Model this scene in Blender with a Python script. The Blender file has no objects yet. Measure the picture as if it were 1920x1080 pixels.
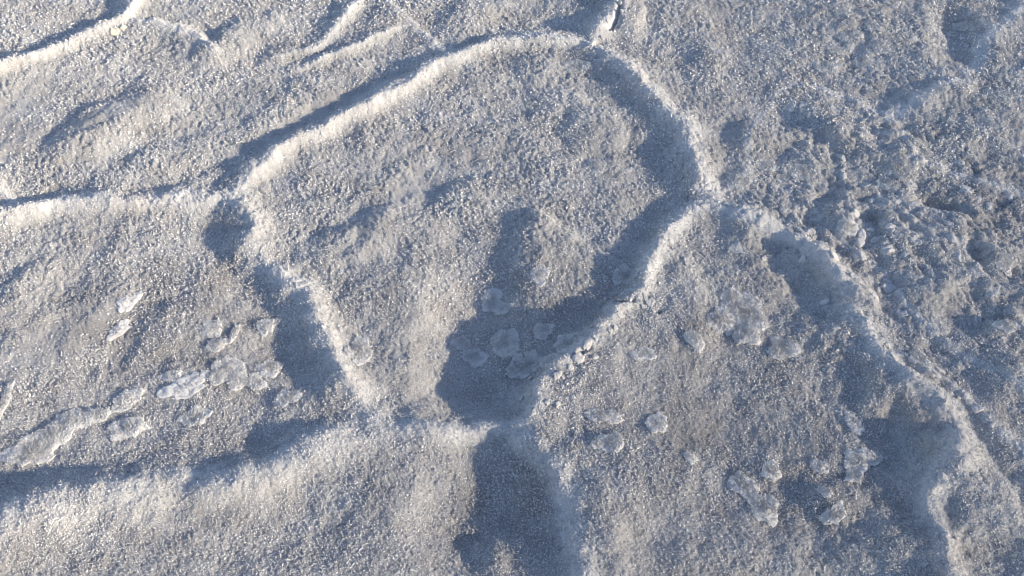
import bpy, math, random
import numpy as np
from mathutils import Vector

SC = bpy.context.scene
COL = SC.collection
rng = np.random.default_rng(7)
random.seed(7)

# ------------------------------------------------------------------ camera
CAM_H = 1.6
PITCH = math.radians(48.0)            # downwards, at the middle of the picture
HFOV = math.radians(54.0)
cam_data = bpy.data.cameras.new('camera')
cam = bpy.data.objects.new('camera', cam_data)
COL.objects.link(cam)
cam.location = (0, 0, CAM_H)
cam.rotation_euler = (math.pi / 2 - PITCH, 0, 0)
cam_data.sensor_width = 36.0
cam_data.lens = 18.0 / math.tan(HFOV / 2)
cam_data.clip_start = 0.02
cam_data.clip_end = 4000
SC.camera = cam

# ------------------------------------------------------------------ light
SUN_EL = math.radians(14.8)
SUN_DIR = Vector((0.917, -0.400, 0)).normalized() * math.cos(SUN_EL) + Vector((0, 0, math.sin(SUN_EL)))
world = bpy.data.worlds.new('World')
SC.world = world
world.use_nodes = True
wn = world.node_tree
sky = wn.nodes.new('ShaderNodeTexSky')
sky.sky_type = 'NISHITA'
sky.sun_disc = False
sky.sun_elevation = SUN_EL
sky.sun_rotation = math.atan2(SUN_DIR.x, SUN_DIR.y)
sky.altitude = 100
sky.dust_density = 0.2
sky.ozone_density = 3.6
bg = wn.nodes['Background']
bg.inputs[1].default_value = 0.15
wb = wn.nodes.new('ShaderNodeMix')                      # the photograph's white balance of the blue sky
wb.data_type = 'RGBA'; wb.blend_type = 'MULTIPLY'
wb.inputs['Factor'].default_value = 1.0
wb.inputs['B'].default_value = (1.38, 1.035, 0.92, 1)
wn.links.new(sky.outputs[0], wb.inputs['A'])
wn.links.new(wb.outputs['Result'], bg.inputs[0])
sun_data = bpy.data.lights.new('sun', 'SUN')
sun_data.energy = 3.7
sun_data.angle = math.radians(0.9)
sun_data.color = (1.0, 0.872, 0.68)
sun = bpy.data.objects.new('sun', sun_data)
COL.objects.link(sun)
sun.location = (3, -1, 3)
sun.rotation_euler = SUN_DIR.to_track_quat('Z', 'Y').to_euler()
SC.view_settings.view_transform = 'Standard'
SC.view_settings.look = 'None'
SC.view_settings.exposure = 1.0
SC.view_settings.gamma = 1.0
SC.view_settings.use_curve_mapping = False
SC.cycles.pixel_filter_type = 'BLACKMAN_HARRIS'
SC.cycles.filter_width = 1.0
SC.cycles.max_bounces = 5
SC.cycles.diffuse_bounces = 3

# ------------------------------------------------------------------ pixel <-> ground
FPX = 960.0 / math.tan(HFOV / 2)
CP, SP = math.cos(PITCH), math.sin(PITCH)

def ground_at(px, py, z=0.0):
    """Point of the plane at height z seen at (px, py) of the 1920x1080 photograph."""
    px = np.asarray(px, float); py = np.asarray(py, float)
    u = (px - 960.0) / FPX
    v = -(py - 540.0) / FPX
    dy = CP + v * SP
    dz = -SP + v * CP
    t = (z - CAM_H) / dz
    return u * t, dy * t

def row_scale(py):
    """metres on the ground per photo pixel, sideways and along the view."""
    x0, y0 = ground_at(960, py); x1, _ = ground_at(961, py); _, y1 = ground_at(960, np.asarray(py) + 1)
    return float(x1 - x0), float(y0 - y1)

# ------------------------------------------------------------------ noise
def hash2(ix, iy, seed):
    h = (ix.astype(np.int64) * 374761393 + iy.astype(np.int64) * 668265263 + seed * 974634777) & 0xFFFFFFFF
    h = ((h ^ (h >> 13)) * 1274126177) & 0xFFFFFFFF
    h = ((h ^ (h >> 15)) * 2246822519) & 0xFFFFFFFF
    h = h ^ (h >> 16)
    return (h & 0xFFFFFF) / float(0x1000000)

def perlin(x, y, seed):
    ix = np.floor(x); iy = np.floor(y)
    fx = x - ix; fy = y - iy
    ux = fx * fx * fx * (fx * (fx * 6 - 15) + 10)
    uy = fy * fy * fy * (fy * (fy * 6 - 15) + 10)
    def g(ox, oy):
        a = hash2(ix + ox, iy + oy, seed) * (2 * math.pi)
        return np.cos(a) * (fx - ox) + np.sin(a) * (fy - oy)
    n00, n10, n01, n11 = g(0, 0), g(1, 0), g(0, 1), g(1, 1)
    a = n00 + ux * (n10 - n00)
    b = n01 + ux * (n11 - n01)
    return 1.5 * (a + uy * (b - a))

def fbm(x, y, seed, octaves=4, gain=0.5):
    s = np.zeros_like(x); a = 1.0; f = 1.0
    for k in range(octaves):
        s += a * perlin(x * f + 13.7 * k, y * f - 7.3 * k, seed + k)
        a *= gain; f *= 2.03
    return s

def worley(x, y, seed, second=False):
    ix = np.floor(x); iy = np.floor(y)
    f1 = np.full_like(x, 9.0); f2 = np.full_like(x, 9.0)
    for ox in (-1, 0, 1):
        for oy in (-1, 0, 1):
            jx = hash2(ix + ox, iy + oy, seed); jy = hash2(ix + ox, iy + oy, seed + 101)
            d = (ix + ox + jx - x) ** 2 + (iy + oy + jy - y) ** 2
            if second:
                f2 = np.minimum(f2, np.maximum(f1, d))
            f1 = np.minimum(f1, d)
    if second:
        return np.sqrt(f1), np.sqrt(f2)
    return np.sqrt(f1)

def sstep(a, b, x):
    t = np.clip((x - a) / (b - a), 0, 1)
    return t * t * (3 - 2 * t)

# ------------------------------------------------------------------ ridges, traced along their crests
def catmull(pts, n=5):
    p = np.array(pts, float)
    q = np.vstack([2 * p[0] - p[1], p, 2 * p[-1] - p[-2]])
    out = []
    for i in range(1, len(q) - 2):
        for t in np.linspace(0, 1, n, endpoint=False):
            a, b, c, d = q[i - 1], q[i], q[i + 1], q[i + 2]
            out.append(0.5 * (2 * b + (c - a) * t + (2 * a - 5 * b + 4 * c - d) * t ** 2 + (3 * b - a - 3 * c + d) * t ** 3))
    out.append(p[-1])
    return np.array(out)

# crest points (photo px), height mm, half width mm on the shade side and on the sun side,
# step: extra height of the ground on the sun side (mm) and how far it carries (mm)
RIDGES = [
    dict(key='top_left', pts=[(-160, 190), (-60, 150), (0, 123), (67, 103), (127, 77), (167, 60), (200, 47), (230, 33), (246, 10), (258, -20), (275, -80), (290, -140)],
         h=30, wl=26, wr=36, label='pale salt ridge across the top left corner with two beige chips on its crest'),
    dict(key='short_spur', pts=[(246, 36), (310, 43), (363, 63), (390, 80), (408, 100)],
         h=22, wl=30, wr=34, label='short fading salt spur branching off beside the beige chips'),
    dict(key='left_level', pts=[(-180, 425), (-60, 408), (0, 398), (60, 388), (130, 378), (220, 374), (300, 371), (380, 366), (440, 358)],
         h=32, wl=26, wr=56, label='nearly straight white salt ridge running level from the left edge to a junction'),
    dict(key='left_tail', pts=[(-120, 250), (-40, 320), (10, 362), (40, 385)],
         h=16, wl=20, wr=24, label='tiny salt ridge end joining the level left ridge near the left edge'),
    dict(key='long_diagonal', pts=[(440, 358), (478, 318), (520, 280), (600, 240), (700, 190), (770, 150), (840, 108), (920, 80), (1000, 70), (1070, 70), (1108, 78)],
         h=33, wl=30, wr=42, label='long bright salt ridge arching up over the top of the large central plate'),
    dict(key='thin_cross', pts=[(640, -90), (690, -40), (727, 0), (767, 37), (790, 60), (827, 95)],
         h=11, wl=24, wr=28, label='thin low salt seam dropping steeply towards the long arching ridge'),
    dict(key='thin_strip_b', pts=[(560, 128), (600, 112), (640, 97), (700, 72), (762, 42)],
         h=18, wl=16, wr=20, label='thin cream salt seam, lower of two slanting strips near the top'),
    dict(key='thin_strip_a', pts=[(522, 106), (560, 97), (593, 88), (620, 66), (640, 43), (672, 0), (700, -50)],
         h=18, wl=16, wr=22, label='thin cream salt seam, upper of two slanting strips near the top'),
    dict(key='right_arch', pts=[(1108, 78), (1160, 112), (1213, 163), (1250, 205), (1278, 228), (1298, 280), (1312, 330), (1335, 372)],
         h=38, wl=32, wr=72, step=7, carry=150, label='broad salt ridge curving down the right side of the large central plate'),
    dict(key='cracked_ridge', pts=[(1108, 78), (1122, 52), (1146, 22), (1156, 0), (1166, -60), (1170, -140)],
         h=44, wl=30, wr=60, label='swollen salt ridge at the top edge split by a dark crack'),
    dict(key='inner_scarp', pts=[(1335, 372), (1290, 396), (1258, 430), (1238, 470), (1218, 510), (1190, 560), (1153, 585), (1127, 622), (1090, 660), (1050, 682), (1015, 712), (1000, 750), (985, 790)],
         h=35, wl=24, wr=44, label='crumbling white salt ridge winding down from the right junction to the bottom junction'),
    dict(key='centre_left', pts=[(440, 358), (455, 385), (467, 410), (472, 460), (525, 517), (565, 547), (610, 627), (635, 680), (668, 742), (692, 778)],
         h=38, wl=34, wr=64, step=5, carry=140, label='wide pale salt ridge along the lower left side of the large central plate'),
    dict(key='bottom_left', pts=[(-200, 1010), (-80, 985), (0, 957), (80, 942), (133, 922), (173, 912), (233, 911), (290, 899), (353, 884), (427, 886), (467, 882), (493, 872), (530, 852), (557, 832), (600, 818), (640, 808), (692, 778)],
         h=31, wl=30, wr=95, step=12, carry=150, label='soft broad salt ridge along the bottom left with a bright sunlit slope'),
    dict(key='bottom_link', pts=[(692, 778), (740, 790), (800, 802), (860, 806), (930, 796), (985, 790)],
         h=24, wl=28, wr=44, step=4, carry=160, label='low short salt ridge linking the two bottom junctions'),
    dict(key='bottom_scarp', pts=[(985, 790), (985, 822), (1007, 850), (1027, 877), (1050, 920), (1073, 953), (1078, 1003), (1086, 1060), (1095, 1140), (1100, 1260)],
         h=24, wl=30, wr=46, label='raised salt edge running off the bottom beside the widest blue shadow'),
    dict(key='lower_right', pts=[(1335, 372), (1390, 388), (1447, 416), (1500, 440), (1545, 474), (1590, 530), (1616, 593), (1647, 640), (1690, 690), (1735, 728), (1775, 760), (1795, 800), (1790, 850), (1765, 890), (1742, 925), (1752, 970), (1780, 1027), (1800, 1120), (1830, 1260)],
         h=46, wl=42, wr=62, step=9, carry=140, label='sinuous salt ridge down the right of the lower plate, hooked near its end'),
    dict(key='right_tail', pts=[(1647, 640), (1700, 672), (1760, 712), (1830, 768), (1905, 830), (1990, 900), (2100, 990)],
         h=18, wl=26, wr=38, label='lumpy salt ridge leaving towards the right edge'),
    dict(key='right_terrace', pts=[(1560, 440), (1600, 470), (1650, 510), (1697, 570), (1750, 626), (1830, 680), (1930, 740), (2060, 800)],
         h=8, wl=30, wr=40, step=14, carry=160, label='low blurred terrace edge just right of the sinuous ridge'),
    dict(key='top_right', pts=[(2080, -80), (1990, -30), (1920, 10), (1890, 33), (1848, 67), (1832, 105), (1815, 135), (1760, 160), (1715, 185), (1665, 212)],
         h=17, wl=30, wr=80, step=10, carry=150, label='rounded salt ridge sweeping in from the top right corner'),
    dict(key='right_saddle', pts=[(1335, 372), (1400, 330), (1405, 260), (1440, 200), (1497, 160), (1563, 180), (1623, 200), (1665, 212)],
         h=7, wl=36, wr=44, label='faint knobbly salt ridge between the right junction and the top right ridge'),
    dict(key='right_exit', pts=[(1665, 212), (1720, 300), (1800, 330), (1900, 360), (2060, 420)],
         h=6, wl=34, wr=40, label='barely raised salt swell leaving the right edge among the pitted crust'),
]
# a long step in the ground without a crest of its own: the lower right plate stands above its left neighbours
STEPS = [dict(key='raised_plate', pts=[(1258, 430), (1238, 470), (1218, 510), (1190, 560), (1153, 585), (1127, 622), (1090, 660), (1050, 682), (1015, 712), (998, 750), (988, 790), (990, 822), (1007, 850), (1027, 877), (1050, 920), (1073, 953), (1078, 1003), (1086, 1060), (1095, 1140), (1100, 1260)],
              h=0, wl=42, wr=40, step=40, carry=150, fade=0.22)]
# small steps and folds inside the plates: crest points, height mm, rise width mm, carry mm
for pts, hm, wl, cy in [
    ([(325, 160), (255, 188), (195, 203), (152, 226), (134, 262), (134, 305)], 9, 60, 110),
    ([(1025, 385), (985, 412), (968, 450), (965, 500), (955, 545), (940, 580), (925, 620), (930, 670)], 33, 44, 120),
    ([(905, 315), (897, 350), (884, 385), (840, 405)], 11, 26, 60),
    ([(708, 385), (700, 425), (682, 462), (645, 487), (585, 500)], 10, 26, 60),
    ([(1015, 160), (1008, 178), (985, 195)], 8, 20, 40), ([(1095, 195), (1082, 214), (1045, 225)], 8, 20, 40),
    ([(1152, 190), (1142, 232), (1150, 275)], 10, 24, 50), ([(620, 345), (600, 372), (560, 385)], 8, 22, 50),
    ([(455, 20), (418, 55), (402, 78)], 13, 26, 60), ([(555, 66), (527, 88), (470, 104)], 9, 24, 50), ([(640, 5), (622, 40), (600, 55)], 8, 22, 40),
    ([(1510, 155), (1490, 180), (1478, 210)], 9, 40, 70), ([(1525, 195), (1508, 215), (1505, 240)], 9, 24, 50),
    ([(1395, 225), (1380, 250), (1390, 290)], 10, 26, 50), ([(1610, 235), (1570, 250), (1530, 256)], 11, 26, 50), ([(1600, 262), (1578, 300), (1570, 330)], 11, 26, 50),
    ([(1685, 275), (1665, 310), (1650, 330)], 10, 26, 50), ([(1780, 140), (1735, 172), (1690, 205)], 14, 34, 80),
    ([(1650, 395), (1632, 420), (1640, 445)], 12, 20, 40), ([(1860, 450), (1848, 480), (1852, 520)], 12, 20, 50), ([(1760, 520), (1735, 545), (1735, 580)], 10, 26, 60),
    ([(1900, 560), (1850, 580), (1800, 590)], 10, 26, 60), ([(1900, 660), (1880, 690), (1890, 730)], 10, 26, 60),
    ([(1345, 560), (1330, 580), (1322, 620)], 10, 26, 50), ([(1290, 620), (1262, 660), (1258, 690)], 7, 26, 60),
    ([(1095, 820), (1080, 855), (1084, 900)], 9, 26, 50), ([(945, 1020), (915, 1045), (905, 1090)], 9, 28, 50),
    ([(420, 905), (395, 930), (380, 960)], 7, 26, 60), ([(620, 890), (590, 930), (600, 990)], 8, 34, 90), ([(60, 530), (45, 560), (30, 620)], 10, 28, 60),
    ([(1590, 920), (1545, 950), (1510, 960)], 9, 26, 60), ([(1700, 990), (1640, 1010), (1600, 1050)], 9, 30, 70), ([(1910, 1035), (1870, 1040), (1800, 1060)], 10, 30, 70),
]:
    STEPS.append(dict(key='fold', pts=pts, h=0, wl=wl, wr=30, step=hm, carry=cy, fade=0.035))
for R in RIDGES + STEPS:
    P = catmull(R['pts'])
    # unproject at about the crest's own height
    zc = 0.001 * (R['h'] * 0.72 + 0.5 * R.get('step', 0))
    X, Y = ground_at(P[:, 0], P[:, 1], zc)
    R['xy'] = np.stack([X, Y], 1)

# soft mounds (positive) and hollows (negative): px, py, rx, ry (photo px), tilt deg, height mm, steepness power
MOUNDS = [
    (215, 232, 95, 42, -28, 20), (1060, 465, 100, 90, 0, 5),
    (906, 645, 100, 114, -12, -31), (845, 735, 80, 44, 0, -8), (1225, 320, 60, 110, -20, -8), (1183, 28, 20, 46, 18, 18),
    (865, 370, 40, 30, -40, 8), (720, 420, 60, 40, -30, 10), (620, 470, 60, 30, -20, 9),
    (690, 540, 45, 60, 10, 8), (760, 560, 50, 70, 0, 8), (800, 440, 45, 36, -30, 8),
    (1050, 200, 40, 24, -20, 8), (1100, 240, 30, 40, 0, 9), (1005, 130, 40, 22, 0, 7), (1150, 250, 22, 40, -20, 9),
    (920, 1040, 40, 32, 0, 12), (885, 965, 90, 130, 8, -20), (1190, 720, 110, 110, 0, 8), (1210, 950, 120, 120, 0, 8), (560, 960, 120, 70, -20, -9), (400, 930, 60, 30, -20, 8),
    (60, 990, 220, 70, -16, 9), (730, 900, 120, 80, -10, 8),
    (700, 60, 50, 26, -30, 6), (880, 40, 60, 30, -35, 11), (1000, 30, 70, 40, -20, -10), (470, 60, 60, 30, -35, 8),
    (415, 95, 42, 26, -20, 10), (560, 190, 70, 34, -25, 9), (330, 290, 80, 30, -20, 8), (120, 40, 80, 30, -20, 4),
    (400, 560, 60, 60, 0, 3), (250, 470, 80, 50, -20, 6), (120, 620, 120, 70, -30, 8),
    (540, 640, 45, 80, -20, -9), (300, 620, 70, 40, -30, 7), (40, 560, 30, 60, 20, 9),
    (1480, 170, 70, 28, 20, 10), (1450, 110, 40, 22, 0, 8), (1330, 120, 30, 50, 10, 10), (1420, 260, 50, 26, -10, 12),
    (1560, 240, 70, 22, 32, 11), (1590, 270, 50, 18, 35, 10), (1650, 260, 80, 20, 30, 8), (1520, 300, 40, 26, 0, 9),
    (1700, 300, 60, 36, 10, 12), (1590, 410, 45, 40, 0, 15), (1680, 400, 34, 60, 30, 12), (1720, 470, 60, 40, 0, 11),
    (1780, 440, 46, 40, 0, 12), (1850, 480, 50, 60, 0, 14), (1830, 475, 16, 26, 0, -22), (1760, 540, 70, 30, -20, 12),
    (1890, 560, 50, 34, 0, 12), (1800, 250, 90, 40, -20, 8), (1880, 230, 60, 40, -20, 8), (1630, 415, 14, 18, 0, -18),
    (1700, 430, 20, 12, 40, -14), (1730, 490, 24, 14, 30, -14), (1760, 385, 40, 14, 10, -14),
    (1890, 620, 44, 24, 0, 14), (1850, 590, 50, 18, -20, -8), (1900, 740, 70, 50, 20, 10),
    (1310, 640, 26, 46, 10, 10), (1290, 540, 30, 50, 0, 8), (1240, 640, 40, 30, 0, 7),
    (1632, 755, 26, 46, 10, 8), (1525, 545, 44, 120, -30, -16), (1445, 455, 56, 34, 25, -9), (478, 530, 40, 54, -40, -12), (1460, 205, 70, 50, 0, -8), (1800, 75, 44, 60, 10, -8), (1500, 720, 120, 100, 0, 5), (1690, 830, 64, 60, 0, -13), (1690, 960, 60, 40, 40, -9),
    (1560, 950, 60, 34, -20, 9), (1430, 1000, 80, 40, 30, 8), (1640, 1030, 70, 40, 0, 10), (1880, 1050, 50, 40, 0, -12),
    (1830, 935, 54, 100, -5, 15), (1060, 850, 18, 70, 10, 6), (1150, 960, 60, 60, 0, 9), (1060, 820, 30, 26, 0, -6),
    (1250, 900, 70, 40, 0, 6), (1350, 1040, 80, 40, 0, 8), (1210, 1040, 50, 40, 0, -6),
    (1270, 30, 60, 30, 20, 8), (1560, 40, 60, 24, 0, 8), (1700, 60, 60, 26, 10, 9), (1620, 60, 40, 20, 0, 8),
    (1730, 110, 70, 22, 20, 8), (1800, 90, 40, 60, 0, -12), (1790, 40, 30, 40, 0, -8),
]
# smooth (needle free) stretches of crust: px, py, rx, ry, tilt
SMOOTH = [(110, 640, 130, 46, -30), (20, 235, 60, 90, 0), (200, 225, 70, 24, -28), (240, 640, 26, 60, 20), (600, 215, 190, 20, -28),
          (820, 330, 110, 40, -30)]

MOUND_G = []
for (px, py, rx, ry, rot, hm) in MOUNDS:
    x0, y0 = ground_at(px, py, 0.004)
    sx, sy = row_scale(py)
    MOUND_G.append((float(x0), float(y0), sx, sy, rx, ry, math.radians(rot), hm * 0.001))

def ell(x, y, x0, y0, sx, sy, rx, ry, rot):
    dx = (x - x0) / sx; dy = -(y - y0) / sy
    c, s = math.cos(rot), math.sin(rot)
    a = (dx * c + dy * s) / rx; b = (-dx * s + dy * c) / ry
    return a * a + b * b

FRAME_X0, FRAME_Y0 = 0.0, 1.6

def fine_weight(x, y):
    """1 in and around the traced stretch of the salt flat, 0 far away."""
    dx = np.abs(x) - (0.62 * y + 0.30)
    dy = np.maximum(0.45 - y, y - 3.05)
    return 1 - sstep(0.0, 0.35, np.maximum(dx, dy))

def ridge_fields(x, y, want_id=False):
    """Height from ridges and steps; with want_id also the nearest ridge and its normalised distance."""
    wx = x + 0.010 * fbm(x * 11, y * 11, 21, 3) + 0.003 * perlin(x * 70, y * 70, 24)
    wy = y + 0.010 * fbm(x * 11 + 5, y * 11 + 9, 31, 3) + 0.003 * perlin(x * 70, y * 70, 34)
    acc = np.zeros_like(x); steps = np.zeros_like(x)
    best = np.full_like(x, 99.0); bid = np.full(x.shape, -1, np.int16); white = np.full_like(x, 99.0)
    for k, R in enumerate(RIDGES + STEPS):
        xy = R['xy']
        wl, wr, h = R['wl'] * .00165, R['wr'] * .00058, R['h'] * .00078
        step, carry = R.get('step', 0) * .001, R.get('carry', 100) * .001
        reach = max(2.6 * max(wl, wr), 3.0 * carry if step else 0)
        m = (wx > xy[:, 0].min() - reach) & (wx < xy[:, 0].max() + reach) & (wy > xy[:, 1].min() - reach) & (wy < xy[:, 1].max() + reach)
        idx = np.nonzero(m)[0]
        if not len(idx):
            continue
        X, Y = wx[idx], wy[idx]
        d2 = np.full(X.shape, 1e9); sg = np.zeros(X.shape); tt = np.zeros(X.shape); over = np.zeros(X.shape)
        L = 0.0
        for i in range(len(xy) - 1):
            ax, ay = xy[i]; bx, by = xy[i + 1]
            ex, ey = bx - ax, by - ay
            l2 = ex * ex + ey * ey + 1e-12
            bb = (X > min(ax, bx) - reach) & (X < max(ax, bx) + reach) & (Y > min(ay, by) - reach) & (Y < max(ay, by) + reach)
            j = np.nonzero(bb)[0]
            if len(j):
                px, py = X[j] - ax, Y[j] - ay
                tr = (px * ex + py * ey) / l2
                t = np.clip(tr, 0, 1)
                qx, qy = px - t * ex, py - t * ey
                d = qx * qx + qy * qy
                b = d < d2[j]
                jj = j[b]
                d2[jj] = d[b]
                sg[jj] = (ex * py - ey * px)[b]
                tt[jj] = L + t[b] * math.sqrt(l2)
            L += math.sqrt(l2)
        d = np.sqrt(d2)
        # sun side: the side whose normal points to the sun
        nx, ny = -(xy[-1, 1] - xy[0, 1]), (xy[-1, 0] - xy[0, 0])
        s = 1.0 if nx * 0.917 + ny * -0.4 > 0 else -1.0
        side = np.sign(sg) * s
        sd = d * side
        taper = sstep(-0.01, 0.10, tt) * sstep(-0.01, 0.10, L - tt) * 0.45 + 0.55
        var = 1 + 0.30 * perlin(tt * 9.0, tt * 0 + k * 3.1, 77) + 0.10 * perlin(tt * 30.0, tt * 0 + k * 1.7, 78)
        w = np.where(side > 0, wr, wl) * (1 + 0.25 * perlin(tt * 7.0, tt * 0 + k * 5.3 + side, 79))
        u = d / w
        prof = np.exp(-u ** 2 * 1.15) * 0.72 + 0.28 * np.exp(-u * 1.0) * (u < 6)
        hh = h * var * taper * prof
        hh[d2 > 1e8] = 0
        acc[idx] += hh ** 4
        if step:
            up = sstep(-0.5 * wl, 0.9 * wl, sd)
            st = step * up * np.exp(-np.maximum(sd, 0) / carry) * (0.6 + 0.4 * taper)
            st[d2 > 1e8] = 0
            fd = R.get('fade', 0.12)
            tf = sstep(0, fd, tt) * sstep(0, fd, L - tt)
            steps[idx] += st * tf
        if want_id and R['h']:
            un = d / np.where(side > 0, wr * 1.25, min(0.030, wl))
            white[idx] = np.minimum(white[idx], un * (1 + max(0.0, (24 - R['h']) / 9.0)))
            b = un < best[idx]
            best[idx[b]] = un[b]; bid[idx[b]] = k
    out = acc ** 0.25 + steps
    return (out, best, bid, white) if want_id else out

def far_ridges(x, y):
    """polygon ridges of the rest of the salt flat, out of the traced stretch."""
    wx = x + 0.10 * fbm(x * 1.7, y * 1.7, 51, 3); wy = y + 0.10 * fbm(x * 1.7 + 3, y * 1.7 + 8, 61, 3)
    f1, f2 = worley(wx / 0.85, wy / 0.85, 5, True)
    d = (f2 - f1) * 0.85 * 0.5
    return 0.026 * np.exp(-(d / 0.030) ** 2)

def macro(x, y):
    fw = fine_weight(x, y)
    z = np.zeros_like(x)
    a = ridge_fields(x, y)
    z += a * fw
    out = fw < 0.999
    if out.any():
        z[out] += (1 - fw[out]) * far_ridges(x[out], y[out])
    mx = x + 0.018 * fbm(x * 8, y * 8, 151, 3); my = y + 0.018 * fbm(x * 8 + 7, y * 8 + 2, 161, 3)
    for (x0, y0, sx, sy, rx, ry, rot, h) in MOUND_G:
        r = 2.6 * max(rx, ry) * sy
        m = (np.abs(x - x0) < r) & (np.abs(y - y0) < r)
        if m.any():
            q = ell(mx[m], my[m], x0, y0, sx, sy, rx, ry, rot)
            z[m] += h * np.exp(-q * q * 0.55 - q * 0.25) * 1.0
    wob = fbm(x * 7, y * 7, 41, 3)
    z += 0.0045 * wob
    rough = sstep(0.35, 0.65, x / (0.45 + 0.45 * y)) * fw          # pitted crust on the right
    z += rough * 0.0045 * fbm(x * 17, y * 17, 47, 3, 0.6)
    pm = np.zeros_like(x)
    for (px, py, rx, ry) in ((1700, 430, 330, 200), (1640, 290, 220, 110), (1840, 620, 160, 120)):
        x0, y0 = ground_at(px, py); sx, sy = row_scale(py)
        pm = np.maximum(pm, 1 - sstep(0.25, 1.3, ell(x, y, float(x0), float(y0), sx, sy, rx, ry, 0)))
    j = pm > 0.01
    if j.any():
        X, Y = x[j], y[j]
        qx = X + 0.02 * fbm(X * 22, Y * 22, 131, 2); qy = Y + 0.02 * fbm(X * 22 + 4, Y * 22 + 4, 133, 2)
        pits = np.clip(1 - (worley(qx / 0.085, qy / 0.085, 141) / 0.42) ** 2, 0, 1)
        f1, f2 = worley(qx / 0.055, qy / 0.055, 143, True)
        blocks = sstep(0.02, 0.30, f2 - f1) * (hash2(np.floor(qx / 0.06), np.floor(qy / 0.06), 3) * 0 + 0.5 + 0.8 * perlin(qx * 13, qy * 13, 145))
        z[j] += pm[j] * (0.0056 * blocks - 0.0062 * pits)
    z += 0.0020 * fbm(x * 26, y * 26, 43, 2)
    return z

def smooth_mask(x, y):
    s = np.zeros_like(x)
    for (px, py, rx, ry, rot) in SMOOTH:
        x0, y0 = ground_at(px, py, 0.004); sx, sy = row_scale(py)
        q = ell(x, y, float(x0), float(y0), sx, sy, rx, ry, math.radians(rot))
        s = np.maximum(s, 1 - sstep(0.3, 1.5, q))
    return s

def micro(x, y, smooth=None, near=None):
    """clumped salt grains."""
    sm = smooth_mask(x, y) if smooth is None else smooth
    amt = (0.32 + 0.68 * sstep(1.1, 1.75, y)) * (1 - 0.75 * sm)
    amt *= 0.75 + 0.6 * np.clip(fbm(x * 8, y * 8, 91, 2), -0.6, 0.6)
    if near is not None:                                  # the ridges are finer grained
        amt *= 1 - 0.40 * np.exp(-near ** 2)
    qx = x + 0.0025 * perlin(x * 150, y * 150, 93); qy = y + 0.0025 * perlin(x * 150 + 7, y * 150, 95)
    f = worley(qx / 0.0102, qy / 0.0102, 11)
    g = worley(qx / 0.0058, qy / 0.0058, 12)
    z = 0.0050 * np.clip(1 - f * f * 1.5, -0.35, 1) * amt
    z += 0.0030 * np.clip(1 - g * g * 1.5, -0.35, 1) * (0.6 + 0.5 * amt)
    z += 0.0012 * perlin(x * 230, y * 230, 97)
    return z

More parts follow.
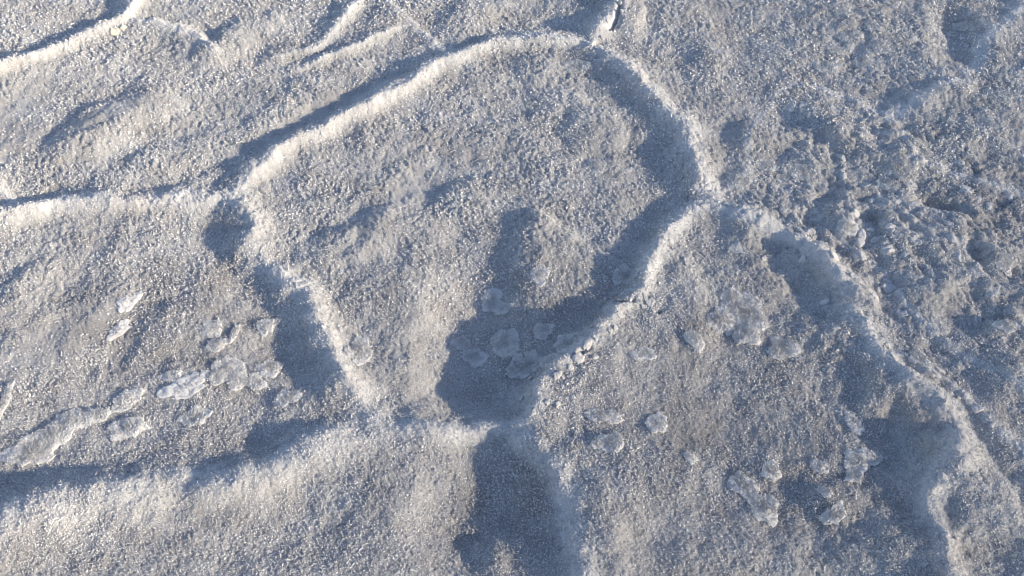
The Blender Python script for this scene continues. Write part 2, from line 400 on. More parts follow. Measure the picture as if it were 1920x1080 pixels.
# ------------------------------------------------------------------ materials
def salt_material(name, c_clean, c_silt, silt, rough=0.6, scale=14.0, bump=0.0012, spec=0.4, attr=False):
    m = bpy.data.materials.new(name)
    m.use_nodes = True
    nt = m.node_tree; N = nt.nodes; Lk = nt.links
    bs = N['Principled BSDF']
    bs.inputs['Roughness'].default_value = rough
    bs.inputs['Specular IOR Level'].default_value = spec
    bs.inputs['Diffuse Roughness'].default_value = 1.0
    geo = N.new('ShaderNodeNewGeometry')
    def noise(sc, det, r=0.6):
        n = N.new('ShaderNodeTexNoise'); n.inputs['Scale'].default_value = sc
        n.inputs['Detail'].default_value = det; n.inputs['Roughness'].default_value = r
        Lk.new(geo.outputs['Position'], n.inputs['Vector']); return n
    n1 = noise(scale, 5); n2 = noise(260, 3, 0.7); n3 = noise(5.0, 3)
    mr = N.new('ShaderNodeMapRange'); mr.inputs['From Min'].default_value = 0.35; mr.inputs['From Max'].default_value = 0.68
    mr.inputs['To Min'].default_value = max(0, silt - 0.11); mr.inputs['To Max'].default_value = min(1, silt + 0.11)
    Lk.new(n1.outputs['Fac'], mr.inputs['Value'])
    mr2 = N.new('ShaderNodeMapRange'); mr2.inputs['From Min'].default_value = 0.42; mr2.inputs['From Max'].default_value = 0.66
    mr2.inputs['To Min'].default_value = -0.12; mr2.inputs['To Max'].default_value = 0.14
    Lk.new(n2.outputs['Fac'], mr2.inputs['Value'])
    ad = N.new('ShaderNodeMath'); ad.operation = 'ADD'; ad.use_clamp = True
    Lk.new(mr.outputs[0], ad.inputs[0]); Lk.new(mr2.outputs[0], ad.inputs[1])
    if attr:                                              # silt plus painted shade, stored per vertex
        at = N.new('ShaderNodeAttribute'); at.attribute_name = 'silt'
        a2 = N.new('ShaderNodeMath'); a2.operation = 'ADD'; a2.use_clamp = True
        Lk.new(ad.outputs[0], a2.inputs[0]); Lk.new(at.outputs['Fac'], a2.inputs[1]); ad = a2
    mix = N.new('ShaderNodeMix'); mix.data_type = 'RGBA'
    mix.inputs['A'].default_value = (*c_clean, 1); mix.inputs['B'].default_value = (*c_silt, 1)
    Lk.new(ad.outputs[0], mix.inputs['Factor'])
    # rosy tint of iron in the salt, in broad stains
    st = N.new('ShaderNodeMapRange'); st.inputs['From Min'].default_value = 0.5; st.inputs['From Max'].default_value = 0.75
    st.inputs['To Max'].default_value = 0.35
    Lk.new(n3.outputs['Fac'], st.inputs['Value'])
    mix2 = N.new('ShaderNodeMix'); mix2.data_type = 'RGBA'; mix2.blend_type = 'MULTIPLY'
    mix2.inputs['B'].default_value = (1.0, 0.92, 0.85, 1)
    Lk.new(st.outputs[0], mix2.inputs['Factor']); Lk.new(mix.outputs['Result'], mix2.inputs['A'])
    Lk.new(mix2.outputs['Result'], bs.inputs['Base Color'])
    if bump:
        nb = noise(420, 3, 0.65)
        bp = N.new('ShaderNodeBump'); bp.inputs['Strength'].default_value = 0.8; bp.inputs['Distance'].default_value = bump
        Lk.new(nb.outputs['Fac'], bp.inputs['Height']); Lk.new(bp.outputs[0], bs.inputs['Normal'])
    return m

M_SALT = salt_material('salt crust', (0.70, 0.69, 0.665), (0.215, 0.203, 0.19), 0.40, attr=True)
M_FLAKE = salt_material('salt flake', (0.70, 0.69, 0.665), (0.44, 0.42, 0.395), 0.28)
M_CHIP = salt_material('beige chip', (0.74, 0.68, 0.55), (0.60, 0.50, 0.38), 0.3, scale=40)
M_NEEDLE = salt_material('salt needles', (0.74, 0.73, 0.705), (0.33, 0.31, 0.288), 0.34, rough=0.6, bump=0, spec=0.6, attr=True)
M_FAR = salt_material('distant salt crust', (0.60, 0.59, 0.565), (0.26, 0.245, 0.23), 0.5, bump=0.004)
def coarse_relief(m):
    """lumps of a centimetre or so on the sheet that is too coarse to hold them."""
    nt = m.node_tree; N = nt.nodes; L = nt.links
    geo = N.new('ShaderNodeNewGeometry'); v = N.new('ShaderNodeTexVoronoi'); v.inputs['Scale'].default_value = 85
    n = N.new('ShaderNodeTexNoise'); n.inputs['Scale'].default_value = 45; n.inputs['Detail'].default_value = 4
    L.new(geo.outputs['Position'], v.inputs['Vector']); L.new(geo.outputs['Position'], n.inputs['Vector'])
    a = N.new('ShaderNodeMath'); a.operation = 'SUBTRACT'; L.new(n.outputs['Fac'], a.inputs[0]); L.new(v.outputs['Distance'], a.inputs[1])
    b = N.new('ShaderNodeBump'); b.inputs['Strength'].default_value = 1.0; b.inputs['Distance'].default_value = 0.010
    old = [x for x in N if x.bl_idname == 'ShaderNodeBump' and x != b][0]
    L.new(a.outputs[0], b.inputs['Height']); L.new(b.outputs[0], old.inputs['Normal'])
coarse_relief(M_FAR)
M_CRACK = salt_material('dark wet silt', (0.10, 0.085, 0.07), (0.05, 0.04, 0.035), 0.5)

# ------------------------------------------------------------------ mesh helpers
def mesh_from(name, verts, faces, mat, smooth=True):
    """faces: (n,3) or (n,4) int array."""
    me = bpy.data.meshes.new(name)
    nv, nf, k = len(verts), len(faces), faces.shape[1]
    me.vertices.add(nv); me.loops.add(nf * k); me.polygons.add(nf)
    me.vertices.foreach_set('co', np.ascontiguousarray(verts, np.float32).ravel())
    me.loops.foreach_set('vertex_index', np.ascontiguousarray(faces, np.int32).ravel())
    me.polygons.foreach_set('loop_start', np.arange(0, nf * k, k, dtype=np.int32))
    me.polygons.foreach_set('use_smooth', np.full(nf, smooth, bool))
    me.materials.append(mat)
    me.update(calc_edges=True)
    return me

def link(name, me, parent=None):
    o = bpy.data.objects.new(name, me)
    COL.objects.link(o)
    if parent:
        o.parent = parent
        o.matrix_parent_inverse = parent.matrix_world.inverted()
    return o

def compact(verts, faces):
    u, inv = np.unique(faces, return_inverse=True)
    return verts[u], inv.reshape(faces.shape)

# ------------------------------------------------------------------ fine height field (denser towards the viewer)
PXS = 1.28 * 1920 / 1024                        # spacing in photo px
rows = np.arange(-95, 1080 + 130, PXS)
cols = np.arange(-150, 1920 + 150, PXS)
NR, NC = len(rows), len(cols)
_, yr = ground_at(np.full(NR, 960.0), rows)
x1, _ = ground_at(np.full(NR, 961.0), rows)
GX = (cols[None, :] - 960.0) * x1[:, None]
GY = np.repeat(yr[:, None], NC, 1)
gx, gy = GX.ravel(), GY.ravel()
gz_macro = macro(gx, gy)
gsm = smooth_mask(gx, gy)
_, best, bid, white = ridge_fields(gx, gy, True)
gz = gz_macro + micro(gx, gy, gsm, best)

# open crack along the crest of the cracked ridge, and little dark holes
def carve(px_pts, depth, width):
    P = catmull(px_pts, 6); X, Y = ground_at(P[:, 0], P[:, 1], 0.035)
    jit = 0.0022 * perlin(gx * 90, gy * 90, 66)
    for i in range(len(X)):
        d2 = (gx - X[i] + jit) ** 2 + (gy - Y[i] + jit) ** 2
        m = d2 < (width * 3) ** 2
        gz[m] = np.minimum(gz[m], gz[m] - depth * 0.42 * np.exp(-d2[m] / (2 * width ** 2)))
carve([(1143, 47), (1152, 36), (1159, 22), (1163, 5), (1166, -20)], 0.030, 0.0044)
carve([(1153, 48), (1164, 34), (1168, 18)], 0.012, 0.003)
carve([(1118, 72), (1128, 70)], 0.02, 0.004)
carve([(1075, 672), (1090, 664), (1105, 656)], 0.012, 0.003)
carve([(1190, 562), (1176, 566), (1166, 564)], 0.014, 0.004)
carve([(1232, 585), (1240, 578)], 0.012, 0.003)

rim_ = np.minimum.reduce([yr[0] - gy, gy - yr[-1], np.interp(-gy, -yr, x1 * (960 - cols[0])) - np.abs(gx)])
gz -= 0.016 * (1 - sstep(0.0, 0.055, rim_ + 0.012 * perlin(gx * 25, gy * 25, 181)))      # the sheet dips under the far ground along its rim
Zg = gz.reshape(NR, NC)
def sample(arr2, x, y):
    """bilinear sample of a fine-grid field at ground points."""
    x = np.atleast_1d(x); y = np.atleast_1d(y)
    r = np.interp(-y, -yr, np.arange(NR))
    w = np.interp(r, np.arange(NR), x1)
    c = (x / w + 960.0 - cols[0]) / PXS
    r = np.clip(r, 0, NR - 1.001); c = np.clip(c, 0, NC - 1.001)
    i = r.astype(int); j = c.astype(int); fr = r - i; fc = c - j
    return (arr2[i, j] * (1 - fr) * (1 - fc) + arr2[i, j + 1] * (1 - fr) * fc + arr2[i + 1, j] * fr * (1 - fc) + arr2[i + 1, j + 1] * fr * fc)

# ------------------------------------------------------------------ which face belongs to which ridge or plate
best = best.reshape(NR, NC); bid = bid.reshape(NR, NC)
ridge_face = np.where(best[:-1, :-1] < 1.0, bid[:-1, :-1], -1).astype(int)
DS = 6
cr = ridge_face[::DS, ::DS]
lab = np.where(cr >= 0, -2, -1)
H2, W2 = lab.shape
comp = []
for i in range(H2):
    for j in range(W2):
        if lab[i, j] == -1:
            n = len(comp); stack = [(i, j)]; lab[i, j] = n; cnt = 0
            while stack:
                a, b = stack.pop(); cnt += 1
                for da, db in ((1, 0), (-1, 0), (0, 1), (0, -1)):
                    p, q = a + da, b + db
                    if 0 <= p < H2 and 0 <= q < W2 and lab[p, q] == -1:
                        lab[p, q] = n; stack.append((p, q))
            comp.append(cnt)
big = [n for n, c in enumerate(comp) if c > 120]
lab = np.where(np.isin(lab, big), lab, -2)
for _ in range(400):                                    # grow plates under the ridges, so every cell has one
    hole = lab < 0
    if not hole.any():
        break
    p = np.pad(lab, 1, constant_values=-2)
    nb = np.maximum.reduce([p[:-2, 1:-1], p[2:, 1:-1], p[1:-1, :-2], p[1:-1, 2:]])
    lab = np.where(hole, nb, lab)
ri = np.minimum(np.arange(NR - 1) // DS, H2 - 1); ci = np.minimum(np.arange(NC - 1) // DS, W2 - 1)
plate_face = lab[ri][:, ci]
owner = np.where(ridge_face >= 0, ridge_face, 1000 + plate_face)    # (NR-1, NC-1)

# ------------------------------------------------------------------ the ground: far sheet, then the plates as its pieces
def graded(a, b, fine, n_out, far):
    inner = np.arange(a, b + 1e-6, fine)
    g = fine * np.cumsum(1.17 ** np.arange(1, n_out + 1))
    g = g / g[-1] * far
    return np.concatenate([a - g[::-1], inner, b + g])
fx = graded(-3.2, 3.2, 0.022, 34, 900.0)
fy = graded(-0.6, 5.2, 0.022, 34, 900.0)
FX, FY = np.meshgrid(fx, fy)
X, Y = FX.ravel(), FY.ravel()
near = (np.abs(X) < 8) & (np.abs(Y) < 10)
Z = np.zeros_like(X)
Z[near] = macro(X[near], Y[near]) + 0.006 * (0.6 - worley(X[near] / 0.05, Y[near] / 0.05, 15)) + 0.003
halfw = lambda y: np.interp(-y, -yr, x1 * (960 - cols[0]))
inside = (Y < yr[0]) & (Y > yr[-1]) & (np.abs(X) < halfw(Y))
deep = (Y < yr[0] - 0.06) & (Y > yr[-1] + 0.06) & (np.abs(X) < halfw(Y) - 0.06)
Z[deep] -= 0.014
idx = np.arange(len(X)).reshape(FX.shape)
F = np.stack([idx[:-1, :-1], idx[:-1, 1:], idx[1:, 1:], idx[1:, :-1]], -1).reshape(-1, 4)
core = (Y < yr[0] - 0.12) & (Y > yr[-1] + 0.12) & (np.abs(X) < halfw(Y) - 0.12)
F = F[~core[F].all(1)]
V, F = compact(np.stack([X, Y, Z], 1), F)
ground = link('ground', mesh_from('ground', V, F, M_FAR))
ground['kind'] = 'structure'
ground['label'] = 'grey white salt flat of polygonal plates seen from above'

gidx = np.arange(NR * NC).reshape(NR, NC)
allF = np.stack([gidx[:-1, :-1], gidx[1:, :-1], gidx[1:, 1:], gidx[:-1, 1:]], -1)
GV = np.stack([gx, gy, gz], 1)
holders = {}
lowland = 1 - sstep(1.05, 1.8, gy)                      # the near plates hold more silt between the needles
SILT_SHADE = -0.06 + 0.18 * sstep(0.15, 1.25, white.ravel() + 0.25 * perlin(gx * 40, gy * 40, 119)) + 0.06 * lowland + 0.07 * fbm(gx * 6, gy * 6, 111, 3)
for (px, py, rx, ry, amount) in ((1400, 790, 300, 260, 0.10), (950, 950, 120, 160, 0.16), (300, 590, 220, 130, 0.10), (1850, 360, 120, 80, 0.16), (1060, 560, 160, 90, 0.08)):  # darker plate patches; the one left of bottom_scarp paints its cast shadow deeper
    x0, y0 = ground_at(px, py); sx, sy = row_scale(py)
    SILT_SHADE += amount * (1 - sstep(0.2, 1.3, ell(gx, gy, float(x0), float(y0), sx, sy, rx, ry, 0))) * sstep(0.3, 1.4, best.ravel())
def set_attr(ob, v):
    at = ob.data.attributes.new('silt', 'FLOAT', 'POINT')
    at.data.foreach_set('value', np.ascontiguousarray(v, np.float32))
def set_silt_shade(ob, f):
    set_attr(ob, SILT_SHADE[np.unique(f)] + 0.13 * sstep(0.2, 1.2, white.ravel()[np.unique(f)]))     # crust darker than the grains on it, away from the crests
for o_id in np.unique(owner):
    f0 = allF[owner == o_id]
    v, f = compact(GV, f0)
    if o_id >= 1000:
        ob = link('salt_plate', mesh_from('salt_plate', v, f, M_SALT), ground)
    else:
        R = RIDGES[o_id]
        ob = link('salt_ridge', mesh_from('salt_ridge', v, f, M_SALT))
        ob['label'] = R['label']; ob['category'] = 'salt ridge'; ob['group'] = 'salt ridges between the plates'
    set_silt_shade(ob, f0)
    holders[int(o_id)] = ob

# ------------------------------------------------------------------ loose crust flakes: px, py, rx, ry, tilt, thickness mm, label
FLAKES = [
    (1395, 588, 44, 40, 20, 8, 'largest lobed crust flake on the lower right plate, a round disc at its left', [(1349, 603, 25, 22, 0), (1402, 628, 26, 17, 20), (1370, 558, 26, 17, 0), (1424, 598, 16, 18, 0), (1388, 634, 14, 12, 0)]),
    (1470, 651, 29, 20, -15, 7, 'small flat crust flake just below right of the largest lobed flake', [(1455, 662, 16, 12, 0)]),
    (343, 726, 42, 17, -24, 5, 'smooth bright elongated crust flake in a row on the lower left plate', [(372, 706, 18, 12, -20)]),
    (240, 801, 34, 19, -10, 6, 'oval crust flake with a brown right rim near the bottom left ridge', []),
    (60, 845, 46, 31, -25, 6, 'widest crust slab by the left edge, lower end of a broken strip', [(100, 812, 40, 27, -28)]),
    (135, 787, 30, 22, -25, 5, 'middle piece of the broken crust strip on the lower left plate', []),
    (184, 776, 20, 14, -20, 5, 'narrow piece of the broken crust strip, ending beside a bare patch', []),
    (237, 748, 30, 16, -28, 5, 'rough crust flake at the upper end of the broken strip', []),
    (427, 692, 34, 22, 10, 6, 'knobbly crust flake in the middle of the row, lower left plate', [(445, 712, 22, 14, 0), (407, 706, 16, 14, 0)]),
    (505, 690, 27, 16, -5, 7, 'rounded crust flake at the shadow edge beside the wide pale ridge', []),
    (478, 715, 20, 14, 0, 6, 'small crust flake just left of the rounded flake at the shadow edge', []),
    (540, 745, 26, 14, -40, 8, 'raised crust lump alone in the lower left plate near the bottom junction', []),
    (399, 614, 19, 16, 0, 6, 'upper of a stacked pair of crust flakes on the lower left plate', []),
    (407, 646, 21, 12, -10, 6, 'lower of a stacked pair of crust flakes on the lower left plate', []),
    (497, 612, 16, 14, 0, 7, 'curled crust flake lying in the shadow left of the wide pale ridge', []),
    (441, 622, 7, 17, 10, 8, 'thin upright crust sliver beside the stacked pair of flakes', []),
    (241, 562, 15, 22, 25, 4, 'glassy smooth crust chip in the left plate, half covered by grains', []),
    (222, 618, 14, 20, 30, 4, 'smooth crust strip beneath the glassy chip of the left plate', []),
    (321, 704, 20, 10, -5, 5, 'low crust flake left of the row, above the bright elongated flake', []),
    (365, 780, 24, 18, 0, 5, 'rough crust flake below the bright elongated flake', []),
    (923, 568, 22, 17, -25, 7, 'triangular crust flake in the shadow at the middle of the central plate', []),
    (945, 579, 22, 8, 0, 5, 'thin crust sliver touching the right of the triangular flake', []),
    (1012, 514, 17, 16, 0, 7, 'round sunlit crust knob beside the dark shadow of the central plate', []),
    (1172, 515, 22, 18, 20, 9, 'curled crust flake overhanging a hole beside the crumbling ridge', [(1192, 534, 16, 12, 0)]),
    (1168, 558, 13, 7, -10, 6, 'small crust flake under the curled flake beside the crumbling ridge', []),
    (865, 641, 21, 12, 0, 7, 'small crust flake at the left end of the shaded group', []),
    (887, 668, 23, 17, -10, 8, 'domed crust flake in the shade below the small left flake', []),
    (947, 640, 28, 24, 20, 7, 'broad crust flake in the middle of the shaded group', []),
    (985, 686, 40, 19, -20, 7, 'largest flat crust flake in the shade under the crumbling ridge', []),
    (1032, 676, 19, 13, -30, 9, 'arched crust flake with a dark gap under it by the ridge foot', []),
    (1068, 642, 27, 19, -20, 7, 'pale crust flake leaning on the shaded side of the crumbling ridge', []),
    (1018, 617, 22, 13, -20, 6, 'faint crust flake above the shaded group of the central plate', []),
    (1127, 612, 10, 9, 0, 10, 'tiny bright crust knob on the shaded side of the crumbling ridge', []),
    (674, 655, 26, 28, 0, 5, 'flat round crust disc on the wide pale ridge', []),
    (1147, 831, 23, 22, 0, 7, 'round crust disc on the lower plate beside the bottom scarp', [(1118, 835, 14, 10, 0)]),
    (1128, 778, 30, 13, 5, 6, 'rough crust flake above the round disc, below the crumbling ridge', []),
    (1232, 792, 20, 19, 10, 6, 'single crust flake right of the round disc', []),
    (1395, 912, 26, 18, 35, 6, 'foot shaped crust slab on the bottom of the lower plate', [(1430, 950, 34, 26, 40), (1384, 898, 16, 14, 0)]),
    (1447, 882, 18, 19, 20, 7, 'upright knobbly crust flake just above the foot shaped slab', []),
    (1538, 872, 17, 12, 10, 6, 'small crust flake left of the shaded flaky cluster', []),
    (1600, 790, 15, 21, -25, 7, 'leaf shaped crust flake at the shadow edge of the lower plate', []),
    (1608, 862, 34, 20, -10, 7, 'flaky crust cluster inside the shadow of the lower plate', [(1604, 890, 16, 14, 0), (1640, 856, 16, 12, 0)]),
    (1566, 962, 28, 14, -35, 8, 'crust flake with a dark crack above it near the bottom right', []),
    (1549, 922, 13, 13, 0, 7, 'curled crust scrap between the shaded cluster and the cracked flake', []),
    (1293, 858, 14, 11, -20, 6, 'small crust scrap alone in the middle of the lower plate', []),
    (1303, 637, 15, 18, -20, 8, 'crust knob on the lower plate just left of the largest lobed flake', []),
    (1207, 661, 22, 12, 0, 6, 'faint crust flake between the crumbling ridge and the crust knob', []),
    (1722, 672, 18, 20, 0, 9, 'bright crust knob on the crest of the lower sinuous ridge', []),
    (1745, 705, 18, 14, 30, 7, 'crust crumb right below the bright knob of the sinuous ridge', []),
    (1887, 612, 20, 13, -15, 10, 'white crumbly crust knob alone near the right edge', []),
    (1590, 421, 20, 13, -10, 9, 'crumpled crust lump at the left of the pitted crust', []),
    (1667, 405, 9, 24, 35, 9, 'narrow standing crust edge among the pitted crust', []),
    (1832, 506, 14, 11, 0, 7, 'crust chip in front of the deepest pit at the right', []),
    (1885, 490, 16, 18, 0, 8, 'crust lump right of the deepest pit', []),
    (1387, 336, 28, 14, -10, 7, 'flat crust flake in the shade right of the right junction', []),
    (1438, 309, 16, 12, 0, 8, 'blue shaded crust knob above the flat flake of the junction', []),
    (1505, 322, 26, 14, 5, 6, 'crust flake left of the widest slab on the right', []),
    (1688, 306, 32, 22, 15, 8, 'widest crust slab on the right plate with a lit edge', [(1706, 322, 20, 14, 20)]),
    (1660, 342, 18, 13, 0, 8, 'crust flake below the widest right slab with a dark crack', []),
    (1544, 124, 22, 11, 30, 7, 'long crust flake near the top right, lowest of a scattered group', []),
    (1569, 92, 13, 10, 0, 6, 'small crust flake in the middle of the scattered top right group', []),
    (1649, 84, 18, 13, 0, 7, 'thick crust flake right of the scattered top right group', []),
    (1620, 115, 15, 12, -30, 6, 'tilted crust flake below the thick one at top right', []),
    (1596, 67, 24, 8, -10, 6, 'thin crust ledge pointing at the standing knob, top right', []),
    (1634, 46, 13, 10, -20, 11, 'standing cream crust knob near the top right', []),
    (1790, 121, 12, 10, 0, 8, 'crust knob at the foot of the rounded top right ridge', []),
    (1826, 45, 30, 10, 3, 7, 'long crust flake inside the shadow of the top right ridge', []),
    (1733, 19, 18, 9, 10, 7, 'oval crust flake by the top edge left of the shadow', []),
    (1672, 6, 14, 8, -10, 7, 'crust flake cut by the top edge', []),
    (1758, 8, 16, 9, 0, 6, 'rough crust flake at the top edge next to the shadow', []),
    (1581, 23, 15, 8, -15, 6, 'pale crust flake near the top edge above the thin ledge', []),
    (1081, 126, 26, 13, 0, 6, 'crust flake under the top of the long arching ridge', []),
    (964, 156, 8, 6, 0, 7, 'tiny white crust crumb high on the central plate', []),
    (917, 224, 20, 7, -20, 4, 'thin glassy crust sliver high on the central plate', []),
    (1120, 308, 18, 17, 0, 5, 'faint round crust flake right of the middle of the central plate', []),
    (52, 76, 18, 7, -28, 6, 'lone glassy crust flake beyond the top left ridge', []),
    (213, 52, 9, 5, -10, 9, 'larger beige chip lying on the crest of the top left ridge', []),
    (230, 50, 5, 4, 20, 8, 'smaller beige chip beside the larger one on the top left ridge', []),
    (5, 760, 9, 46, 2, 8, 'narrow pale crust slab cut by the left edge', []),
]

def blob(x0, y0, ax, ay, rot, thick, seed, chip=False, faint=False):
    """a lobed sheet of salt lying on the ground: domed rough top, lifted rim, steep broken edge, closed below."""
    nr_, na = (8, 30) if max(ax, ay) < 0.02 else (14, 56)
    th = np.linspace(0, 2 * math.pi, na, endpoint=False)
    ca, sa = np.cos(th), np.sin(th)
    if chip:
        out = 1 / np.maximum(np.abs(ca), np.abs(sa) ** 1.0 + 1e-6) * 0.85 + 0.08 * perlin(ca * 2 + seed, sa * 2, seed)
    else:
        out = 1 + 0.42 * perlin(ca * 1.1 + seed * 3.1, sa * 1.1, seed) + 0.14 * perlin(ca * 2.1 + seed, sa * 2.4, seed + 1) + 0.05 * perlin(ca * 6, sa * 6 + seed, seed + 2) + 0.09 * perlin(ca * 17, sa * 15 + seed, seed + 3)
    rr = np.concatenate([np.linspace(0.06, 0.86, nr_), [0.95, 1.0, 1.01, 0.985, 0.93]])
    A = rr[:, None] * out[None] * ca * ax; B = rr[:, None] * out[None] * sa * ay
    c, s = math.cos(rot), math.sin(rot)
    X = x0 + A * c - B * s; Y = y0 + A * s + B * c
    base = sample(Zm2, X.ravel(), Y.ravel()).reshape(X.shape)
    base = 0.88 * base + 0.12 * base[: nr_].mean()
    grain = 0.0011 * worley_bumps(X, Y) + 0.0022 * perlin(X.ravel() * 60, Y.ravel() * 60, seed + 7).reshape(X.shape)
    if chip:
        grain *= 0.25
    rim = 0.02 + 0.03 * sstep(0.55, 0.92, rr)[:, None] * (1 + perlin(ca * 2, sa * 2 + seed, seed + 5))[None]
    prof = np.concatenate([1 - 0.45 * np.linspace(0.06, 0.86, nr_) ** 2.5, [0.42, 0.22, -0.05, -0.6, -1.4]])[:, None]
    top = base + (0.0055 if chip else (0.0010 if faint else 0.0017)) + thick * (0.72 * prof + rim * (prof > 0.5) + 0.16 * perlin(X.ravel() * 95, Y.ravel() * 95, seed + 9).reshape(X.shape) * (prof > 0.3)) + grain * 0.9 * (prof > 0.2)
    cx_, cy_, cz_ = x0, y0, top[0].mean()
    V = np.concatenate([[[cx_, cy_, cz_]], np.stack([X, Y, top], -1).reshape(-1, 3)])
    n = len(rr); tri = []; q = []
    i0 = 1 + np.arange(na); i1 = 1 + (np.arange(na) + 1) % na
    tri = np.stack([np.zeros(na, int), i0, i1, i1], 1)
    for k in range(n - 1):
        a = 1 + k * na + np.arange(na); b = 1 + k * na + (np.arange(na) + 1) % na
        q.append(np.stack([a, a + na, b + na, b], 1))
    q = np.concatenate(q)
    T = np.concatenate([tri[:, :3], q[:, [0, 1, 2]], q[:, [0, 2, 3]]])
    return V, T, (X, Y, top, nr_ + 1)

def worley_bumps(X, Y):
    x, y = X.ravel(), Y.ravel()
    return (1 - 1.3 * worley(x / 0.006, y / 0.006, 19) ** 2 + 0.5 * perlin(x * 300, y * 300, 20)).reshape(X.shape)

Zm2 = gz_macro.reshape(NR, NC) + 0.0015
cover = []                                            # ellipses where the ground's own needles are left out
def needles(P, Nn, length, radius, lean, seed):
    """folded salt blades with roots at P, about the normals Nn."""
    g = np.random.default_rng(seed)
    n = len(P)
    dirs = Nn + g.normal(0, 1, (n, 3)) * lean[:, None]
    dirs[:, 2] = np.maximum(dirs[:, 2], 0.05)
    dirs /= np.linalg.norm(dirs, axis=1, keepdims=True)
    ref = np.where(np.abs(dirs[:, 2:3]) < 0.9, np.array([[0, 0, 1.0]]), np.array([[1.0, 0, 0]]))
    a = np.cross(dirs, ref); a /= np.linalg.norm(a, axis=1, keepdims=True)
    b = np.cross(dirs, a)
    ph = g.random(n) * 6.28
    V = np.empty((n, 4, 3), np.float32)
    for k, t in enumerate((0.0, 1.9, 3.8)):
        V[:, k] = P - dirs * 0.0008 + (a * np.cos(ph + t)[:, None] + b * np.sin(ph + t)[:, None]) * radius[:, None]
    V[:, 3] = P + dirs * length[:, None]
    base = (np.arange(n) * 4)[:, None]
    F = np.concatenate([base + np.array([[0, 1, 3]]), base + np.array([[1, 2, 3]])])
    return V.reshape(-1, 3), F

def grains(P, Nn, size, seed):
    g = np.random.default_rng(seed)
    n = len(P)
    d = Nn + g.normal(0, 0.45, (n, 3)); d[:, 2] = np.maximum(d[:, 2], 0.1)
    d /= np.linalg.norm(d, axis=1, keepdims=True)
    a = np.cross(d, np.array([[0.3, 1.0, 0.1]])); a /= np.linalg.norm(a, axis=1, keepdims=True)
    b = np.cross(d, a); ph = g.random(n) * 6.28
    V = np.empty((n, 4, 3), np.float32)
    for k in range(3):
        t = ph + k * 2.0944 + g.normal(0, 0.35, n)
        V[:, k] = P - d * (0.6 * size)[:, None] + (a * np.cos(t)[:, None] + b * np.sin(t)[:, None]) * (size * (1 + 0.4 * g.random(n)))[:, None]
    V[:, 3] = P + d * (size * (0.8 + 1.0 * g.random(n)))[:, None]
    base = (np.arange(n) * 4)[:, None]
    return V.reshape(-1, 3), np.concatenate([base + np.array([[0, 1, 3]]), base + np.array([[1, 2, 3]]), base + np.array([[2, 0, 3]])])

for k, (px, py, rx, ry, rot, th, label, lobes) in enumerate(FLAKES):
    x0, y0 = ground_at(px, py, 0.008)
    x0, y0 = float(x0), float(y0)
    zg = float(sample(Zm2, x0, y0)[0])
    x0, y0 = (float(v) for v in ground_at(px, py, zg + 0.004))
    sx, sy = row_scale(py)
    chip = 'beige chip' in label
    name = 'salt_chip' if chip else 'salt_flake'
    mat = M_CHIP if chip else M_FLAKE
    pieces = [(px, py, rx, ry, rot)] + [tuple(l) for l in lobes]
    root = None
    if lobes:
        root = bpy.data.objects.new(name, None); root.empty_display_size = 0.02
        COL.objects.link(root); root.location = (x0, y0, zg); bpy.context.view_layer.update()
    for q, (ax_, ay_, lrx, lry, lrot) in enumerate(pieces):
        lx, ly = (float(v) for v in ground_at(ax_, ay_, zg + 0.004))
        V, T, (bx_, by_, bt_, nt_) = blob(lx, ly, lrx * sx, lry * sy, -math.radians(lrot), th * 0.00044 * (1 + 0.22 * q), 300 + 17 * k + q, chip, 'faint' in label or 'shade' in label)
        ob = link('lobe' if lobes else name, mesh_from('salt_flake', V, T, mat), root)
        cover.append((lx, ly, sx, sy, lrx * 0.95, lry * 0.95, math.radians(lrot)))
        if not lobes:
            root = ob
        # needles on the flake
        if not chip:
            nn = int((5000 if 'glassy' in label or 'smooth' in label else 20000) * (lrx * sx) * (lry * sy) * 3.14 * 10)
            g = np.random.default_rng(900 + k * 7 + q)
            ii = g.integers(0, nt_, nn); jj = g.integers(0, bx_.shape[1], nn)
            P = np.stack([bx_[ii, jj], by_[ii, jj], bt_[ii, jj]], 1) + g.normal(0, 0.0034, (nn, 3)) * [1, 1, 0]
            NV, NF = needles(P, np.tile([[0, 0, 1.0]], (nn, 1)), 0.0028 + 0.0036 * g.random(nn) ** 2, 0.00065 + 0.0005 * g.random(nn), np.full(nn, 0.75), k)
            s_ = link('crystal_needles', mesh_from('crystal_needles', NV, NF, M_NEEDLE, False), ob)
            s_['kind'] = 'stuff'
            if 'glassy' not in label and 'smooth' not in label:
                ng = int(470000 * lrx * sx * lry * sy)
                rad_g = np.sqrt(g.random(ng)); ii = np.clip((rad_g * nt_).astype(int), 0, nt_ - 1); jj = g.integers(0, bx_.shape[1], ng)
                P = np.stack([bx_[ii, jj], by_[ii, jj], bt_[ii, jj]], 1) + g.normal(0, 0.0026, (ng, 3)) * [1, 1, 0]
                NV, NF = grains(P, np.tile([[0, 0, 1.0]], (ng, 1)), (0.6 + 0.7 * g.random(ng)) * 0.00058 * math.hypot(ly, CAM_H) ** 1.3, k)
                s_ = link('salt_grains', mesh_from('salt_grains', NV, NF, M_NEEDLE, False), ob)
                set_attr(s_, np.repeat(g.normal(-0.22, 0.25, ng), 4))
                s_['kind'] = 'stuff'
    root['label'] = label
    root['category'] = 'salt chip' if chip else 'salt flake'
    root['group'] = 'beige chips on the ridge' if chip else 'crust flakes scattered on the plates'

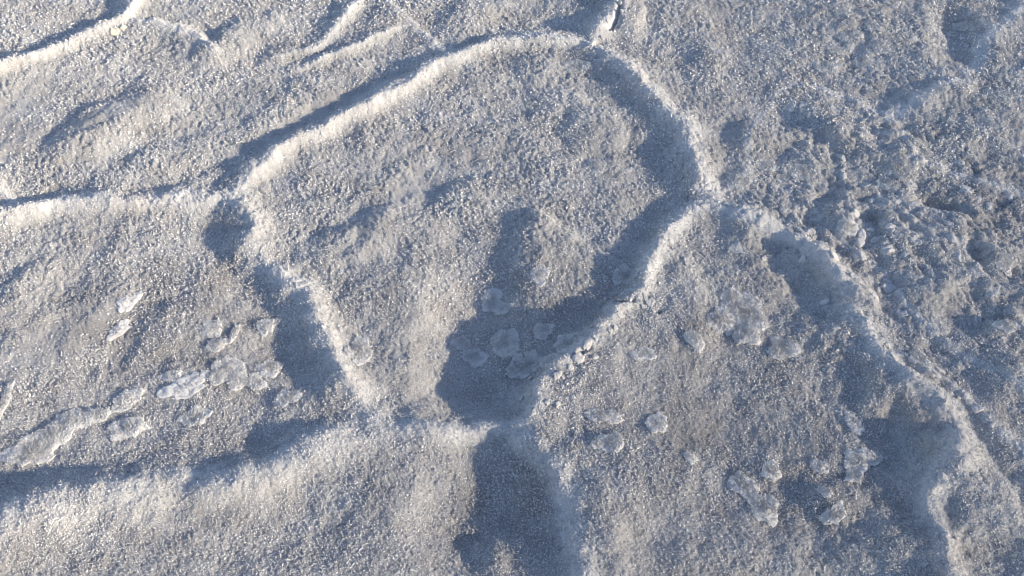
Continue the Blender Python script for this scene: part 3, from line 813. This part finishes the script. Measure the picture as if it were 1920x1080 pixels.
# ------------------------------------------------------------------ broken fragments, pieces of the plate or ridge they lie on
def owner_at(x, y):
    r = int(np.clip(np.interp(-y, -yr, np.arange(NR)), 0, NR - 2)); c = int(np.clip((x / np.interp(-y, -yr, x1) + 960 - cols[0]) / PXS, 0, NC - 2))
    return holders[int(owner[r, c])]
fr = np.random.default_rng(23)
spots = [(fr.normal(1680, 130), fr.normal(430, 85), fr.uniform(6, 15)) for _ in range(62)]
spots += [(fr.uniform(1440, 1900), fr.uniform(20, 340), fr.uniform(5, 11)) for _ in range(26)]
for key, n, spread, big_ in (('inner_scarp', 34, 17, 11), ('right_arch', 26, 13, 8), ('lower_right', 18, 14, 9), ('right_tail', 16, 16, 11), ('cracked_ridge', 12, 14, 9), ('left_level', 12, 9, 7)):
    P = catmull(next(R for R in RIDGES if R['key'] == key)['pts'])
    for _ in range(n):
        q = P[fr.integers(0, len(P))]
        spots.append((q[0] + fr.normal(6, spread), q[1] + fr.normal(2, spread * 0.8), 3.5 + (big_ - 3.5) * fr.random() ** 2))
for n, (px, py, rad_) in enumerate(spots):
    if not (-60 < px < 1980 and -40 < py < 1130):
        continue
    fx_, fy_ = (float(v) for v in ground_at(px, py, 0.015)); sx, sy = row_scale(py)
    fx_, fy_ = (float(v) for v in ground_at(px, py, float(sample(Zm2, fx_, fy_)[0])))
    V, T, _ = blob(fx_, fy_, min(rad_ * sx, 0.0195), min(rad_ * sx * fr.uniform(0.5, 1.0), 0.019), fr.uniform(0, 6.28), fr.uniform(0.0015, 0.0055), 4000 + n)
    link('crust_fragment', mesh_from('crust_fragment', V, T, M_SALT), owner_at(fx_, fy_))

# ------------------------------------------------------------------ wool of salt needles growing out of plates and ridges
NN = 480000
rr_ = rng.random(NN) ** 0.9 * (NR - 2); cc_ = rng.random(NN) * (NC - 2)
i, j = rr_.astype(int), cc_.astype(int)
w = np.interp(rr_, np.arange(NR), x1)
nx_ = (cc_ * PXS + cols[0] - 960) * w
ny_ = np.interp(rr_, np.arange(NR), yr)
nz_ = sample(Zg, nx_, ny_)
keep = rng.random(NN) > 0.85 * sample(gsm.reshape(NR, NC), nx_, ny_)
for (x0, y0, sx, sy, rx, ry, rot) in cover:
    m = np.nonzero((np.abs(nx_ - x0) < 0.15) & (np.abs(ny_ - y0) < 0.15))[0]
    keep[m[ell(nx_[m], ny_[m], x0, y0, sx, sy, rx, ry, rot) < 1]] = False
e = 0.003
dzx = (sample(Zg, nx_ + e, ny_) - sample(Zg, nx_ - e, ny_)) / (2 * e)
dzy = (sample(Zg, nx_, ny_ + e) - sample(Zg, nx_, ny_ - e)) / (2 * e)
nrm = np.stack([-dzx, -dzy, np.ones(NN)], 1); nrm /= np.linalg.norm(nrm, axis=1, keepdims=True)
own = owner[i, j]
dist = np.sqrt(ny_ ** 2 + CAM_H ** 2)
grain = rng.random(NN) < 0.72                             # squat salt grains, the rest are needles
P3 = np.stack([nx_, ny_, nz_], 1)
ln = (0.0030 + 0.0042 * rng.random(NN) ** 2.2 + 0.005 * (rng.random(NN) > 0.98))
rad = 0.00050 + 0.0005 * rng.random(NN)
patch = np.clip(1 + 0.4 * fbm(nx_ * 4.5, ny_ * 4.5, 171, 3), 0.6, 1.4)      # coarse and fine grained patches
gsize = (0.6 + 0.8 * rng.random(NN) ** 1.5) * 0.00061 * dist ** 1.3 * patch
nsilt_shade = sample(SILT_SHADE.reshape(NR, NC), nx_, ny_) - 0.20 + rng.normal(0, 0.30, NN)       # clean and dirty crystals side by side
for o_id, ob in holders.items():
    for what, sel in (('salt_grains', grain), ('crystal_needles', ~grain)):
        m = keep & (own == o_id) & sel
        if m.sum() < 30:
            continue
        if what == 'salt_grains':
            V, F = grains(P3[m], nrm[m], gsize[m], 70 + o_id)
        else:
            V, F = needles(P3[m], nrm[m], ln[m], rad[m], np.full(m.sum(), 1.1), 50 + o_id)
        s_ = link(what, mesh_from(what, V, F, M_NEEDLE, False), ob)
        set_attr(s_, np.repeat(nsilt_shade[m], 4))
        s_['kind'] = 'stuff'
